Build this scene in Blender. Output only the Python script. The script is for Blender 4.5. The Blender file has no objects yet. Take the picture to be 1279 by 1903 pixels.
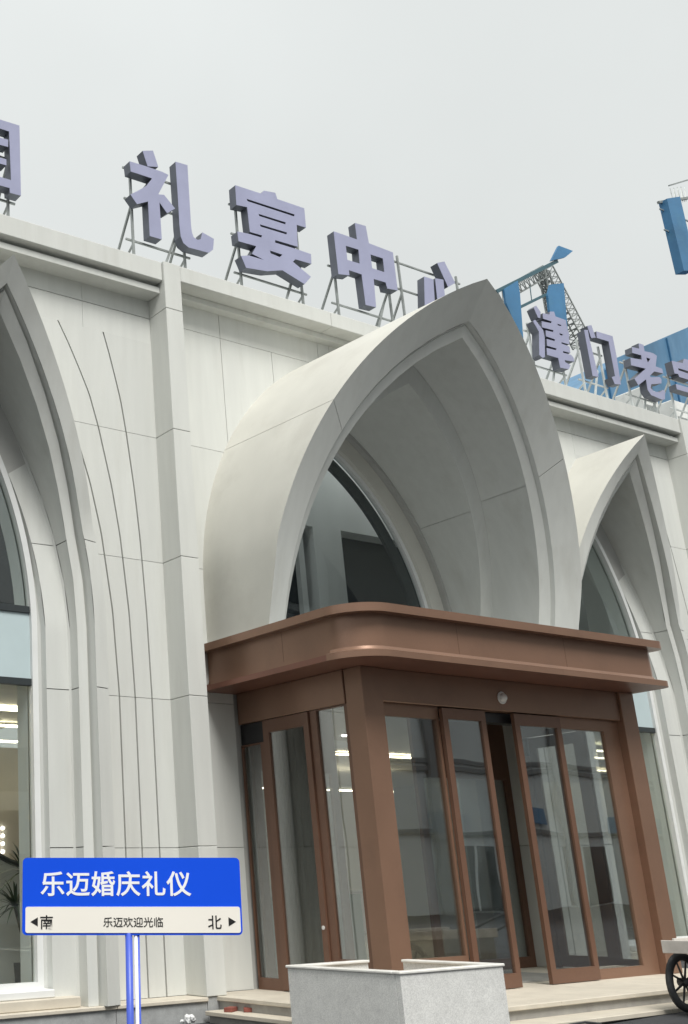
import bpy, bmesh, math, random
from mathutils import Vector, Matrix
from mathutils.geometry import tessellate_polygon

rnd = random.Random(7)
S = bpy.context.scene
COL = S.collection

# ------------------------------------------------------------------ camera
cam_d = bpy.data.cameras.new('camera')
cam = bpy.data.objects.new('camera', cam_d)
COL.objects.link(cam)
cam_d.sensor_fit = 'AUTO'
cam_d.sensor_width = 36.0
cam_d.lens = 2145.44 / 1903 * 36.0
cam_d.shift_x = (639.5 - 114.06) / 1903
cam_d.shift_y = -(951.5 - 945.05) / 1903
cam_d.clip_start = 0.05
cam_d.clip_end = 2000
RIGHT = Vector((0.857193841, -0.514392572, -0.024879728))
FWD = Vector((0.495102314, 0.809825458, 0.314732310))
UP = Vector((-0.141747725, -0.282104608, 0.948854347))
cam.matrix_world = Matrix(((RIGHT.x, UP.x, -FWD.x, 0), (RIGHT.y, UP.y, -FWD.y, 0), (RIGHT.z, UP.z, -FWD.z, 1.4), (0, 0, 0, 1)))
S.camera = cam

# ------------------------------------------------------------------ overcast sky, soft sun, exposure
SUN_EL, SUN_ROT = math.radians(50), math.radians(205)
w = bpy.data.worlds.new('World')
S.world = w
w.use_nodes = True
nt = w.node_tree
nt.nodes.clear()
wo = nt.nodes.new('ShaderNodeOutputWorld')
bg = nt.nodes.new('ShaderNodeBackground')
sky = nt.nodes.new('ShaderNodeTexSky')
sky.sky_type = 'NISHITA'
sky.sun_disc = False
sky.sun_elevation = SUN_EL
sky.sun_rotation = SUN_ROT
sky.air_density = 1.0
sky.dust_density = 6.0
hs = nt.nodes.new('ShaderNodeHueSaturation')
hs.inputs['Saturation'].default_value = 0.15
mx = nt.nodes.new('ShaderNodeMix')
mx.data_type = 'RGBA'
mx.inputs[0].default_value = 0.95
mx.inputs[7].default_value = (4.85, 5.05, 5.0, 1)      # an even cloud deck
nt.links.new(sky.outputs[0], hs.inputs['Color'])
nt.links.new(hs.outputs[0], mx.inputs[6])
# cloud deck a little brighter overhead than near the horizon
tc = nt.nodes.new('ShaderNodeTexCoord')
sx = nt.nodes.new('ShaderNodeSeparateXYZ')
nt.links.new(tc.outputs['Generated'], sx.inputs[0])
gr = nt.nodes.new('ShaderNodeMapRange')
gr.inputs[1].default_value = 0.0; gr.inputs[2].default_value = 1.0
gr.inputs[3].default_value = 0.92; gr.inputs[4].default_value = 1.30
nt.links.new(sx.outputs['Z'], gr.inputs[0])
gm = nt.nodes.new('ShaderNodeMix'); gm.data_type = 'RGBA'; gm.blend_type = 'MULTIPLY'
gm.inputs[0].default_value = 1.0
cn = nt.nodes.new('ShaderNodeTexNoise'); cn.inputs['Scale'].default_value = 2.2; cn.inputs['Detail'].default_value = 5
nt.links.new(tc.outputs['Generated'], cn.inputs['Vector'])
cr = nt.nodes.new('ShaderNodeMapRange')
cr.inputs[1].default_value = .3; cr.inputs[2].default_value = .7; cr.inputs[3].default_value = .955; cr.inputs[4].default_value = 1.045
nt.links.new(cn.outputs[0], cr.inputs[0])
cq = nt.nodes.new('ShaderNodeMath'); cq.operation = 'MULTIPLY'
nt.links.new(gr.outputs[0], cq.inputs[0]); nt.links.new(cr.outputs[0], cq.inputs[1])
nt.links.new(mx.outputs[2], gm.inputs[6]); nt.links.new(cq.outputs[0], gm.inputs[7])
nt.links.new(gm.outputs[2], bg.inputs['Color'])
bg.inputs['Strength'].default_value = 0.0665
nt.links.new(bg.outputs[0], wo.inputs[0])

sun_d = bpy.data.lights.new('sun', 'SUN')
sun_d.energy = 1.5
sun_d.angle = math.radians(26)
sun_d.color = (1.0, 0.975, 0.93)
sun = bpy.data.objects.new('sun', sun_d)
COL.objects.link(sun)
sdir = Vector((-0.16, -0.56, 0.81)).normalized()      # towards the sun
sun.rotation_euler = sdir.to_track_quat('Z', 'Y').to_euler()
sky.sun_elevation = math.asin(sdir.z)
sky.sun_rotation = math.atan2(sdir.x, sdir.y)

S.view_settings.view_transform = 'Standard'
S.view_settings.look = 'None'
S.view_settings.gamma = 1
S.view_settings.use_curve_mapping = False
S.view_settings.exposure = 1.12
S.cycles.max_bounces = 10
S.cycles.transparent_max_bounces = 16
S.cycles.use_denoising = True

# ------------------------------------------------------------------ materials
def new_mat(name):
    m = bpy.data.materials.new(name)
    m.use_nodes = True
    b = m.node_tree.nodes['Principled BSDF']
    return m, m.node_tree, b

def mat(name, col, rough=0.6, metal=0.0, var=0.06, scale=3.0, stretch=(1, 1, 1), bump=0.0, bscale=40.0,
        dark=None, dscale=1.0, damt=0.0, objvar=0.0, spec=0.5, fine=0.0, fscale=300.0):
    m, t, b = new_mat(name)
    N, Lk = t.nodes, t.links
    geo = N.new('ShaderNodeNewGeometry')
    mp = N.new('ShaderNodeMapping')
    mp.inputs['Scale'].default_value = stretch
    Lk.new(geo.outputs['Position'], mp.inputs['Vector'])
    n1 = N.new('ShaderNodeTexNoise')
    n1.inputs['Scale'].default_value = scale
    n1.inputs['Detail'].default_value = 6
    Lk.new(mp.outputs[0], n1.inputs['Vector'])
    r1 = N.new('ShaderNodeMapRange')
    r1.inputs[1].default_value = 0.3; r1.inputs[2].default_value = 0.7
    r1.inputs[3].default_value = 1 - var; r1.inputs[4].default_value = 1 + var
    Lk.new(n1.outputs[0], r1.inputs[0])
    cur = r1.outputs[0]
    def mul(a, bsock):
        q = N.new('ShaderNodeMath'); q.operation = 'MULTIPLY'
        Lk.new(a, q.inputs[0]); Lk.new(bsock, q.inputs[1])
        return q.outputs[0]
    if fine:
        n3 = N.new('ShaderNodeTexNoise'); n3.inputs['Scale'].default_value = fscale; n3.inputs['Detail'].default_value = 3
        Lk.new(geo.outputs['Position'], n3.inputs['Vector'])
        r3 = N.new('ShaderNodeMapRange'); r3.inputs[1].default_value = .35; r3.inputs[2].default_value = .65
        r3.inputs[3].default_value = 1 - fine; r3.inputs[4].default_value = 1 + fine
        Lk.new(n3.outputs[0], r3.inputs[0]); cur = mul(cur, r3.outputs[0])
    if objvar:
        oi = N.new('ShaderNodeObjectInfo')
        r2 = N.new('ShaderNodeMapRange')
        r2.inputs[3].default_value = 1 - objvar; r2.inputs[4].default_value = 1 + objvar
        Lk.new(oi.outputs['Random'], r2.inputs[0]); cur = mul(cur, r2.outputs[0])
    cm = N.new('ShaderNodeMix'); cm.data_type = 'RGBA'; cm.blend_type = 'MULTIPLY'
    cm.inputs[0].default_value = 1
    cm.inputs[6].default_value = (*col, 1)
    Lk.new(cur, cm.inputs[7])
    out = cm.outputs[2]
    if dark:
        n2 = N.new('ShaderNodeTexNoise'); n2.inputs['Scale'].default_value = dscale; n2.inputs['Detail'].default_value = 8
        n2.inputs['Roughness'].default_value = 0.65
        mp2 = N.new('ShaderNodeMapping'); mp2.inputs['Scale'].default_value = stretch
        Lk.new(geo.outputs['Position'], mp2.inputs['Vector']); Lk.new(mp2.outputs[0], n2.inputs['Vector'])
        r4 = N.new('ShaderNodeMapRange'); r4.inputs[1].default_value = .52; r4.inputs[2].default_value = .78
        r4.inputs[3].default_value = 0; r4.inputs[4].default_value = damt
        Lk.new(n2.outputs[0], r4.inputs[0])
        dm = N.new('ShaderNodeMix'); dm.data_type = 'RGBA'
        Lk.new(r4.outputs[0], dm.inputs[0]); Lk.new(out, dm.inputs[6]); dm.inputs[7].default_value = (*dark, 1)
        out = dm.outputs[2]
    Lk.new(out, b.inputs['Base Color'])
    b.inputs['Roughness'].default_value = rough
    b.inputs['Metallic'].default_value = metal
    b.inputs['Specular IOR Level'].default_value = spec
    if bump:
        nb = N.new('ShaderNodeTexNoise'); nb.inputs['Scale'].default_value = bscale; nb.inputs['Detail'].default_value = 4
        Lk.new(mp.outputs[0], nb.inputs['Vector'])
        bp = N.new('ShaderNodeBump'); bp.inputs['Strength'].default_value = bump; bp.inputs['Distance'].default_value = 0.01
        Lk.new(nb.outputs[0], bp.inputs['Height']); Lk.new(bp.outputs[0], b.inputs['Normal'])
    return m

def glass_mat(name, tint, base, power=1.0, rough=0.012):
    """thin pane: clear tinted transmission plus a coated mirror reflection that grows towards grazing"""
    m = bpy.data.materials.new(name); m.use_nodes = True
    t = m.node_tree; N, Lk = t.nodes, t.links
    N.clear()
    o = N.new('ShaderNodeOutputMaterial')
    tr = N.new('ShaderNodeBsdfTransparent'); tr.inputs[0].default_value = (*tint, 1)
    gl = N.new('ShaderNodeBsdfGlossy'); gl.inputs['Roughness'].default_value = rough
    gl.inputs['Color'].default_value = (0.95, 0.97, 0.97, 1)
    gi = N.new('ShaderNodeNewGeometry')
    dt = N.new('ShaderNodeVectorMath'); dt.operation = 'DOT_PRODUCT'
    Lk.new(gi.outputs['Normal'], dt.inputs[0]); Lk.new(gi.outputs['Incoming'], dt.inputs[1])
    ab = N.new('ShaderNodeMath'); ab.operation = 'ABSOLUTE'; Lk.new(dt.outputs['Value'], ab.inputs[0])
    om = N.new('ShaderNodeMath'); om.operation = 'SUBTRACT'; om.inputs[0].default_value = 1; Lk.new(ab.outputs[0], om.inputs[1])
    fr = N.new('ShaderNodeMath'); fr.operation = 'POWER'; Lk.new(om.outputs[0], fr.inputs[0]); fr.inputs[1].default_value = 5
    r = N.new('ShaderNodeMapRange'); r.inputs[1].default_value = 0; r.inputs[2].default_value = 1
    r.inputs[3].default_value = base; r.inputs[4].default_value = 1.0 * power
    Lk.new(fr.outputs[0], r.inputs[0])
    geo = N.new('ShaderNodeNewGeometry')
    nb = N.new('ShaderNodeTexNoise'); nb.inputs['Scale'].default_value = 1.1; nb.inputs['Detail'].default_value = 1
    Lk.new(geo.outputs['Position'], nb.inputs['Vector'])
    bp = N.new('ShaderNodeBump'); bp.inputs['Strength'].default_value = 0.06; bp.inputs['Distance'].default_value = 0.05
    Lk.new(nb.outputs[0], bp.inputs['Height']); Lk.new(bp.outputs[0], gl.inputs['Normal'])
    mxs = N.new('ShaderNodeMixShader')
    Lk.new(r.outputs[0], mxs.inputs[0]); Lk.new(tr.outputs[0], mxs.inputs[1]); Lk.new(gl.outputs[0], mxs.inputs[2])
    Lk.new(mxs.outputs[0], o.inputs[0])
    return m

def emit_mat(name, col, s):
    m, t, b = new_mat(name)
    b.inputs['Base Color'].default_value = (*col, 1)
    b.inputs['Emission Color'].default_value = (*col, 1)
    b.inputs['Emission Strength'].default_value = s
    return m

M = {}
M['grc'] = mat('grc_cladding', (0.632, 0.642, 0.612), 0.72, var=0.032, scale=1.6, stretch=(5, 5, 0.6), bump=0.10, bscale=30,
               dark=(0.45, 0.44, 0.39), dscale=0.55, damt=0.36, objvar=0.04, fine=0.025, fscale=260)
M['grc_hood'] = mat('grc_hood_cladding', (0.60, 0.592, 0.54), 0.70, var=0.05, scale=1.4, stretch=(1, 1, 1), bump=0.05, bscale=70,
                    dark=(0.44, 0.42, 0.37), dscale=1.1, damt=0.45, objvar=0.02, fine=0.03, fscale=220)
M['core'] = mat('joint_mortar', (0.44, 0.44, 0.42), 0.9)
M['frame_white'] = mat('white_frame_paint', (0.74, 0.75, 0.74), 0.4, var=0.04)
M['bar'] = mat('dark_transom_metal', (0.035, 0.042, 0.045), 0.35, var=0.1)
M['spandrel'] = mat('pale_spandrel_panel', (0.52, 0.62, 0.64), 0.22, var=0.05, scale=1.5)
M['brown'] = mat('bronze_painted_metal', (0.268, 0.158, 0.108), 0.32, metal=0.35, var=0.06, scale=1.5, stretch=(1, 1, 1), bump=0.02, bscale=150,
                 dark=(0.15, 0.092, 0.07), dscale=2.2, damt=0.35, fine=0.03, fscale=120)
M['brown_dark'] = mat('bronze_soffit_shade', (0.20, 0.09, 0.062), 0.40, metal=0.2, var=0.08, scale=2, dark=(0.10, 0.05, 0.04), dscale=3, damt=.4)  # darker copy of the bronze, shade painted in for the canopy underside
M['brown_frame'] = mat('bronze_door_frame', (0.165, 0.088, 0.058), 0.34, metal=0.12, var=0.08, scale=3, dark=(0.09, 0.05, 0.036), dscale=3, damt=.4, fine=.03, fscale=120)
M['black'] = mat('black_shade', (0.02, 0.02, 0.022), 0.35)  # near-black stand-in for shade above and inside the lobby doors
M['glass'] = glass_mat('clear_glass', (0.92, 0.95, 0.94), 0.045)
M['glass_booth'] = glass_mat('entrance_glass', (0.86, 0.88, 0.88), 0.20)
M['glass_coat'] = glass_mat('coated_glass', (0.95, 0.97, 0.97), 0.04)
M['stone'] = mat('grey_granite', (0.36, 0.37, 0.37), 0.55, var=0.12, scale=9, dark=(0.22, 0.22, 0.22), dscale=3, damt=.5, fine=0.12, fscale=160, bump=.04)
M['beige'] = mat('beige_step_stone', (0.60, 0.55, 0.46), 0.6, var=0.08, scale=5, dark=(0.34, 0.29, 0.23), dscale=2.5, damt=.55, fine=0.06, fscale=150, bump=.04)
M['riser'] = mat('grey_riser_stone', (0.33, 0.32, 0.30), 0.65, var=0.12, scale=6, dark=(0.16, 0.15, 0.14), dscale=4, damt=.6, fine=.08)
M['marble'] = mat('grey_marble', (0.72, 0.72, 0.70), 0.4, var=0.06, scale=6, dark=(0.36, 0.36, 0.36), dscale=14, damt=.35, fine=0.13, fscale=110)
M['marble_rim'] = mat('white_marble', (0.78, 0.77, 0.73), 0.4, var=0.08, scale=8, dark=(0.5, 0.46, 0.4), dscale=9, damt=.35)
M['soil'] = mat('sandy_soil', (0.38, 0.32, 0.25), 0.95, var=.25, scale=18, bump=.6, bscale=50)
M['face'] = mat('lavender_letter_face', (0.34, 0.352, 0.50), 0.42, var=0.06, scale=2, dark=(.28, .29, .42), dscale=3, damt=.4)
M['side'] = mat('grey_letter_return', (0.13, 0.14, 0.17), 0.45, metal=.3, var=0.12, scale=3)
M['steel'] = mat('galvanised_steel', (0.33, 0.35, 0.34), 0.5, metal=0.4, var=0.2, scale=8)
M['steel_white'] = mat('white_painted_steel', (0.58, 0.61, 0.60), 0.5, var=0.15, scale=8)
M['blue'] = mat('blue_steel_panel', (0.045, 0.170, 0.33), 0.5, var=0.16, scale=.9, dark=(0.07, 0.21, 0.31), dscale=1.5, damt=.6)
M['blue_roof'] = mat('faded_blue_sheet', (0.095, 0.225, 0.375), 0.5, var=0.10, scale=.7, stretch=(3, 1, 1), dark=(0.22, 0.36, 0.5), dscale=.6, damt=.6)
M['teal'] = mat('dark_teal_steel', (0.05, 0.12, 0.15), 0.5)
M['asphalt'] = mat('asphalt', (0.045, 0.047, 0.052), 0.8, var=0.35, scale=3, dark=(0.09, 0.09, 0.09), dscale=1.2, damt=.5, fine=.3, fscale=120, bump=.5, bscale=120)
M['sign_blue'] = mat('sign_blue_paint', (0.008, 0.088, 0.80), 0.45, var=0.02, spec=.15)
M['sign_cream'] = mat('sign_cream_paint', (0.93, 0.89, 0.81), 0.5, var=0.02)
M['sign_white'] = mat('sign_white_letter', (0.94, 0.95, 0.96), 0.5, var=0.01)
M['sign_black'] = mat('sign_black_letter', (0.012, 0.012, 0.012), 0.5, var=0.01)
M['pole_blue'] = mat('pole_blue_paint', (0.075, 0.13, 0.62), 0.35, var=.02)
M['rubber'] = mat('black_tyre_rubber', (0.035, 0.037, 0.04), 0.7, var=.3, scale=20)
M['dark_steel'] = mat('dark_wheel_steel', (0.06, 0.06, 0.065), 0.5, metal=.3)
M['cart_white'] = mat('worn_white_board', (0.58, 0.55, 0.51), 0.6, var=.14, scale=6, dark=(0.3, .26, .22), dscale=5, damt=.5)
M['brick'] = mat('red_brick', (0.22, 0.065, 0.048), 0.85, var=.25, scale=14, dark=(.12, .06, .05), dscale=12, damt=.7, bump=.4)
M['plastic'] = mat('crumpled_white_plastic', (0.75, 0.76, 0.76), 0.3, var=.1, scale=20)
M['leaf'] = mat('dark_green_leaf', (0.03, 0.05, 0.022), 0.5, var=.4, scale=8, objvar=.2)
M['bark'] = mat('grey_brown_bark', (0.07, 0.06, 0.048), 0.8, var=.3, scale=20)
M['pot'] = mat('black_pot', (0.025, 0.026, 0.028), 0.5)
M['int_wall'] = mat('interior_wall_paint', (0.66, 0.675, 0.67), 0.7, var=.06, scale=.7, stretch=(2, 1, .4))
M['int_warm'] = mat('interior_warm_panel', (0.55, 0.49, 0.40), 0.6, var=.12, scale=.8)
M['int_ceil'] = mat('interior_ceiling', (0.62, 0.61, 0.57), 0.6, var=0.05)
M['int_floor'] = mat('interior_tile', (0.42, 0.40, 0.37), 0.25, var=.08, scale=2)
M['counter'] = mat('pale_green_counter', (0.42, 0.58, 0.53), 0.35, var=.06)
M['bld_wall'] = mat('pale_render', (0.66, 0.68, 0.67), 0.8, var=.06, scale=.4)
M['bld_win'] = mat('dark_window', (0.03, 0.035, 0.04), 0.2, var=.2, scale=.5)
M['bld_line'] = mat('grey_band', (0.22, 0.23, 0.23), 0.8, var=.08)
M['white_unit'] = mat('white_unit_paint', (0.7, 0.71, 0.69), 0.6, var=.1, scale=3, dark=(.4, .4, .38), dscale=4, damt=.5)
M['strip'] = emit_mat('warm_light_strip', (1.0, 0.88, 0.62), 5.5)
M['spot'] = emit_mat('white_light_spot', (1.0, 0.95, 0.92), 6.0)
M['curtain'] = mat('dark_grey_curtain', (0.07, 0.085, 0.08), 0.9, var=.2, scale=4)
M['chrome'] = mat('white_dome_plastic', (0.75, 0.74, 0.72), 0.25)

# ------------------------------------------------------------------ helpers
def tag(o, label=None, cat=None, group=None, kind=None):
    if label: o['label'] = label
    if cat: o['category'] = cat
    if group: o['group'] = group
    if kind: o['kind'] = kind
    return o

def empty(name, loc, label=None, cat=None, group=None, kind=None):
    o = bpy.data.objects.new(name, None)
    COL.objects.link(o)
    o.location = loc
    o.empty_display_size = 0.2
    return tag(o, label, cat, group, kind)

def wloc(p):
    v = Vector((0, 0, 0))
    while p:
        v += p.location
        p = p.parent
    return v

def link(name, me, mt, parent=None):
    """mesh built in world coordinates; origin moved to its own base so that it sits where it stands"""
    if me.vertices:
        xs = [v.co for v in me.vertices]
        lo = Vector((min(v.x for v in xs), min(v.y for v in xs), min(v.z for v in xs)))
        hi = Vector((max(v.x for v in xs), max(v.y for v in xs), max(v.z for v in xs)))
        org = Vector(((lo.x + hi.x) / 2, (lo.y + hi.y) / 2, lo.z))
        me.transform(Matrix.Translation(-org))
    else:
        org = Vector((0, 0, 0))
    o = bpy.data.objects.new(name, me)
    COL.objects.link(o)
    for k in (mt if isinstance(mt, (list, tuple)) else [mt]):
        me.materials.append(k)
    if parent:
        o.parent = parent
        o.location = org - wloc(parent)
    else:
        o.location = org
    return o

class MB:
    """collects shapes in world coordinates and links them as ONE mesh object"""
    def __init__(s):
        s.bm = bmesh.new()
        s.mi = 0
    def face(s, pts):
        f = s.bm.faces.new([s.bm.verts.new(p) for p in pts]); f.material_index = s.mi
        return f
    def box(s, x0, x1, y0, y1, z0, z1, bev=0.0):
        v = [s.bm.verts.new((x, y, z)) for z in (z0, z1) for y in (y0, y1) for x in (x0, x1)]
        fs = [s.bm.faces.new([v[i] for i in q]) for q in ((0, 2, 3, 1), (4, 5, 7, 6), (0, 1, 5, 4), (2, 6, 7, 3), (0, 4, 6, 2), (1, 3, 7, 5))]
        for f in fs: f.material_index = s.mi
        if bev > 0:
            es = list({e for f in fs for e in f.edges})
            r = bmesh.ops.bevel(s.bm, geom=es, offset=bev, segments=1, affect='EDGES', profile=.5)
            for f in r['faces']: f.material_index = s.mi
        return s
    def prism(s, outer, holes, y0, y1, axis='y'):
        """polygon (a, z) with holes, from y0 to y1 along the axis"""
        loops = [[(p[0], p[1]) for p in outer]] + [[(p[0], p[1]) for p in q] for q in holes]
        P = (lambda a, b, c: (a, c, b)) if axis == 'y' else ((lambda a, b, c: (c, a, b)) if axis == 'x' else (lambda a, b, c: (a, b, c)))
        tris = tessellate_polygon([[Vector((a, b, 0)) for a, b in l] for l in loops])
        flat = [p for l in loops for p in l]
        f0 = [s.bm.verts.new(P(a, b, y0)) for a, b in flat]
        f1 = [s.bm.verts.new(P(a, b, y1)) for a, b in flat]
        for t in tris:
            for vv in (f0, f1):
                try:
                    f = s.bm.faces.new([vv[i] for i in t]); f.material_index = s.mi
                except ValueError: pass
        k = 0
        for l in loops:
            n = len(l)
            for i in range(n):
                a, b = k + i, k + (i + 1) % n
                f = s.bm.faces.new([f0[a], f0[b], f1[b], f1[a]]); f.material_index = s.mi
            k += n
        return s
    def grid(s, rails):
        vs = [[s.bm.verts.new(p) for p in r] for r in rails]
        for a, b in zip(vs[:-1], vs[1:]):
            for i in range(len(a) - 1):
                f = s.bm.faces.new([a[i], a[i + 1], b[i + 1], b[i]]); f.material_index = s.mi
                f.smooth = True
        return s
    def bar(s, p, q, r, n=6, r2=None):
        p, q = Vector(p), Vector(q)
        d = (q - p)
        if d.length < 1e-6: return s
        d.normalize()
        u = d.orthogonal().normalized(); v = d.cross(u)
        r2 = r if r2 is None else r2
        ra = [s.bm.verts.new(p + (u * math.cos(2 * math.pi * i / n) + v * math.sin(2 * math.pi * i / n)) * r) for i in range(n)]
        rb = [s.bm.verts.new(q + (u * math.cos(2 * math.pi * i / n) + v * math.sin(2 * math.pi * i / n)) * r2) for i in range(n)]
        for i in range(n):
            f = s.bm.faces.new([ra[i], ra[(i + 1) % n], rb[(i + 1) % n], rb[i]]); f.material_index = s.mi
            f.smooth = n > 6
        for l in (ra[::-1], rb):
            f = s.bm.faces.new(l); f.material_index = s.mi
        return s
    def build(s, name, mt, parent=None, smooth_angle=None):
        bmesh.ops.recalc_face_normals(s.bm, faces=s.bm.faces[:])
        me = bpy.data.meshes.new(name)
        s.bm.to_mesh(me); s.bm.free()
        return link(name, me, mt, parent)

def bx(name, mt, parent, x0, x1, y0, y1, z0, z1, bev=0.006):
    return MB().box(x0, x1, y0, y1, z0, z1, bev).build(name, mt, parent)

# ------------------------------------------------------------------ ground
def gz(x):
    return 0.024 * max(0.0, min(x - 8.0, 8.0))
g = MB()
xs = [-400, -60, -10, 0, 8, 16, 30, 90, 400]
ys = [-400, -60, -14, 0, 7, 10.5, 14, 40, 400]
g.grid([[(x, y, gz(x)) for x in xs] for y in ys])
for f in g.bm.faces: f.smooth = False
tag(g.build('ground', M['asphalt']), kind='structure')

# ------------------------------------------------------------------ the hall
ZF = 0.2625                     # top of the plinth and of the upper step
YW, YP = 11.30, 10.92           # wall face, pilaster face
ZT = 9.41
hall = empty('banquet_hall', (11.5, 12.0, 0), 'pale grey hall with pointed arch hoods, pilasters and a roof parapet', 'building')

JZ = [ZF, 1.85, 3.57, 5.286, 6.98, 8.71, 9.30]

def between(name, xl, xr, z0, z1, y0, y1, parent=hall, mt='grc', n=10, gap=0.003):
    """panel whose left and right edges are curves x(z)"""
    if z1 - z0 < 0.05: return None
    z0 += gap; z1 -= gap
    zs = [z0 + (z1 - z0) * i / n for i in range(n + 1)]
    ok = [z for z in zs if xr(z) - xl(z) > 0.012]
    if len(ok) < 2: return None
    m = MB()
    poly = [(xl(z), z) for z in ok] + [(xr(z), z) for z in reversed(ok)]
    m.prism(poly, [], y0, y1)
    return m.build(name, M[mt], parent)

def ogive(R0, k, zs):
    def wf(d, z):
        R = R0 - d
        if z <= zs: return R - k
        q = R * R - (z - zs) ** 2
        return max(0.0, math.sqrt(q) - k) if q > 0 else 0.0
    def za(d):
        return zs + math.sqrt((R0 - d) ** 2 - k * k)
    return wf, za

CX = 11.687
cw, ca = ogive(4.629, 1.761, 4.498)
cwall, cwa = ogive(4.13, 1.456, 5.026)
def cF(z):
    q = z - 7
    return 9.196 - .342 * q - .040 * q * q - .008 * q ** 3
LX, RX = 5.59, 17.322
sw, sa = ogive(5.738, 4.093, 4.224)
def sF(z):
    q = max(z, 5.5) - 7
    return 10.514 - .302 * q - .053 * q * q - .017 * q ** 3

def const(c): return lambda z: c

# ---- centre bay wall panels and their backing
def centre_bay():
    lim_l = lambda z: CX - cwall(.35, z) if z < cwa(.35) else CX
    lim_r = lambda z: CX + cwall(.35, z) if z < cwa(.35) else CX
    L0, R0 = 8.665, 14.245
    cols = {6: [L0, 9.593, 11.455, CX], 5: [L0, 9.593, 10.527, CX]}
    for r in range(len(JZ) - 1):
        c = cols[6] if r == 5 else cols[5]
        for a, b in zip(c[:-1], c[1:]):
            between('wall_panel', lambda z, a=a: a + .004, lambda z, b=b: min(b - .004, lim_l(z)), JZ[r], JZ[r + 1], YW, YW + .05, n=16)
            between('wall_panel', lambda z, b=b: max(2 * CX - b + .004, lim_r(z)), lambda z, a=a: min(R0, 2 * CX - a - .004), JZ[r], JZ[r + 1], YW, YW + .05, n=16)
    z0, z1 = 0.0, ZT - .02
    between('wall_core', const(8.40), lambda z: CX - cw(.85, z) if z < ca(.85) else CX, z0, z1, YW + .04, YW + .34, mt='core', n=60, gap=0)
    between('wall_core', lambda z: CX + cw(.85, z) if z < ca(.85) else CX, const(14.50), z0, z1, YW + .04, YW + .34, mt='core', n=60, gap=0)
centre_bay()

# ---- side bays: strips fanning out from the arch, divided by fine grooves
DT = [(1.85, .272), (3.6, .272), (4.6, .29), (5.57, .335), (6.2, .385), (6.962, .471), (7.4, .535), (7.727, .609), (8.05, .688), (8.333, .766)]
def Dz(z):
    if z <= DT[0][0]: return DT[0][1]
    for (a, u), (b, v) in zip(DT[:-1], DT[1:]):
        if z <= b: return u + (v - u) * (z - a) / (b - a)
    return DT[-1][1]

def side_bay(X, sides):
    for s in sides:
        C = X + s * 2.797
        lines = [lambda z: X + s * sw(.12, z) if z < sa(.12) else X] + [lambda z, m=m: C - s * m * Dz(z) for m in (2.73, 1.9, 1.0)] + [const(C)]
        rows = [ZF, 1.85, 3.57, 5.286, 6.98, 8.333]
        for r in range(5):
            for i in range(4):
                ga, gb = (.0 if i == 0 else .011), (.0 if i == 3 else .011)
                A, B = lines[i], lines[i + 1]
                lo = lambda z, A=A, ga=ga: max(s * A(z), s * lines[0](z)) + ga
                hi = lambda z, B=B, gb=gb: s * B(z) - gb
                top = 0.0 if r == 4 else .005
                if s > 0:
                    f0, f1 = lo, hi
                else:
                    f0, f1 = (lambda z, hi=hi: -hi(z)), (lambda z, lo=lo: -lo(z))
                zs0, zs1 = rows[r] + .0032, rows[r + 1] - top * .64
                between('wall_strip', f0, f1, zs0, zs1, YW, YW + .04, n=14, gap=0)
        ap = lambda z: X + s * (sw(.12, z) if z < sa(.12) else 0)
        for (a, b) in ((0, 1.72), (1.72, 2.797)):
            for (z0, z1, g0, g1) in ((8.3332, 8.71, 0, .005), (8.71, 9.02, .005, 0)):
                if s > 0: between('wall_panel', lambda z: max(X + a + .002, ap(z)), lambda z: X + b - .002, z0 + g0, z1 - g1, YW, YW + .04, n=6, gap=0)
                else: between('wall_panel', lambda z: X - b + .002, lambda z: min(X - a - .002, ap(z)), z0 + g0, z1 - g1, YW, YW + .04, n=6, gap=0)
        cr = lambda z: (sw(.68, z) if z < sa(.68) else 0)
        if s > 0: between('wall_core', lambda z: X + cr(z), const(C + .25), 0, ZT - .02, YW + .035, YW + .33, mt='core', n=60, gap=0)
        else: between('wall_core', const(C - .25), lambda z: X - cr(z), 0, ZT - .02, YW + .035, YW + .33, mt='core', n=60, gap=0)
side_bay(LX, (1, -1))
side_bay(RX, (-1, 1))
bx('wall_panel', M['grc'], hall, RX + 3.07, 26, YW, YW + .05, ZF, 9.05)
bx('wall_core', M['core'], hall, RX + 3.05, 26, YW + .055, YW + .3, 0, 9.38, 0)

# ---- pilasters, each block a piece
def pilaster(x0, x1):
    z = [ZF, 1.85, 3.57, 5.286, 6.98, 8.71, ZT]
    for a, b in zip(z[:-1], z[1:]):
        bx('pilaster_block', M['grc'], hall, x0, x1, YP, YW + .03, a + .0028, b - (.0028 if b < ZT else 0), .006)
for x0 in (8.387, RX - 2.797 - .275, RX + 2.797, LX - 2.797 - .275):
    pilaster(x0, x0 + .274)

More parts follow.
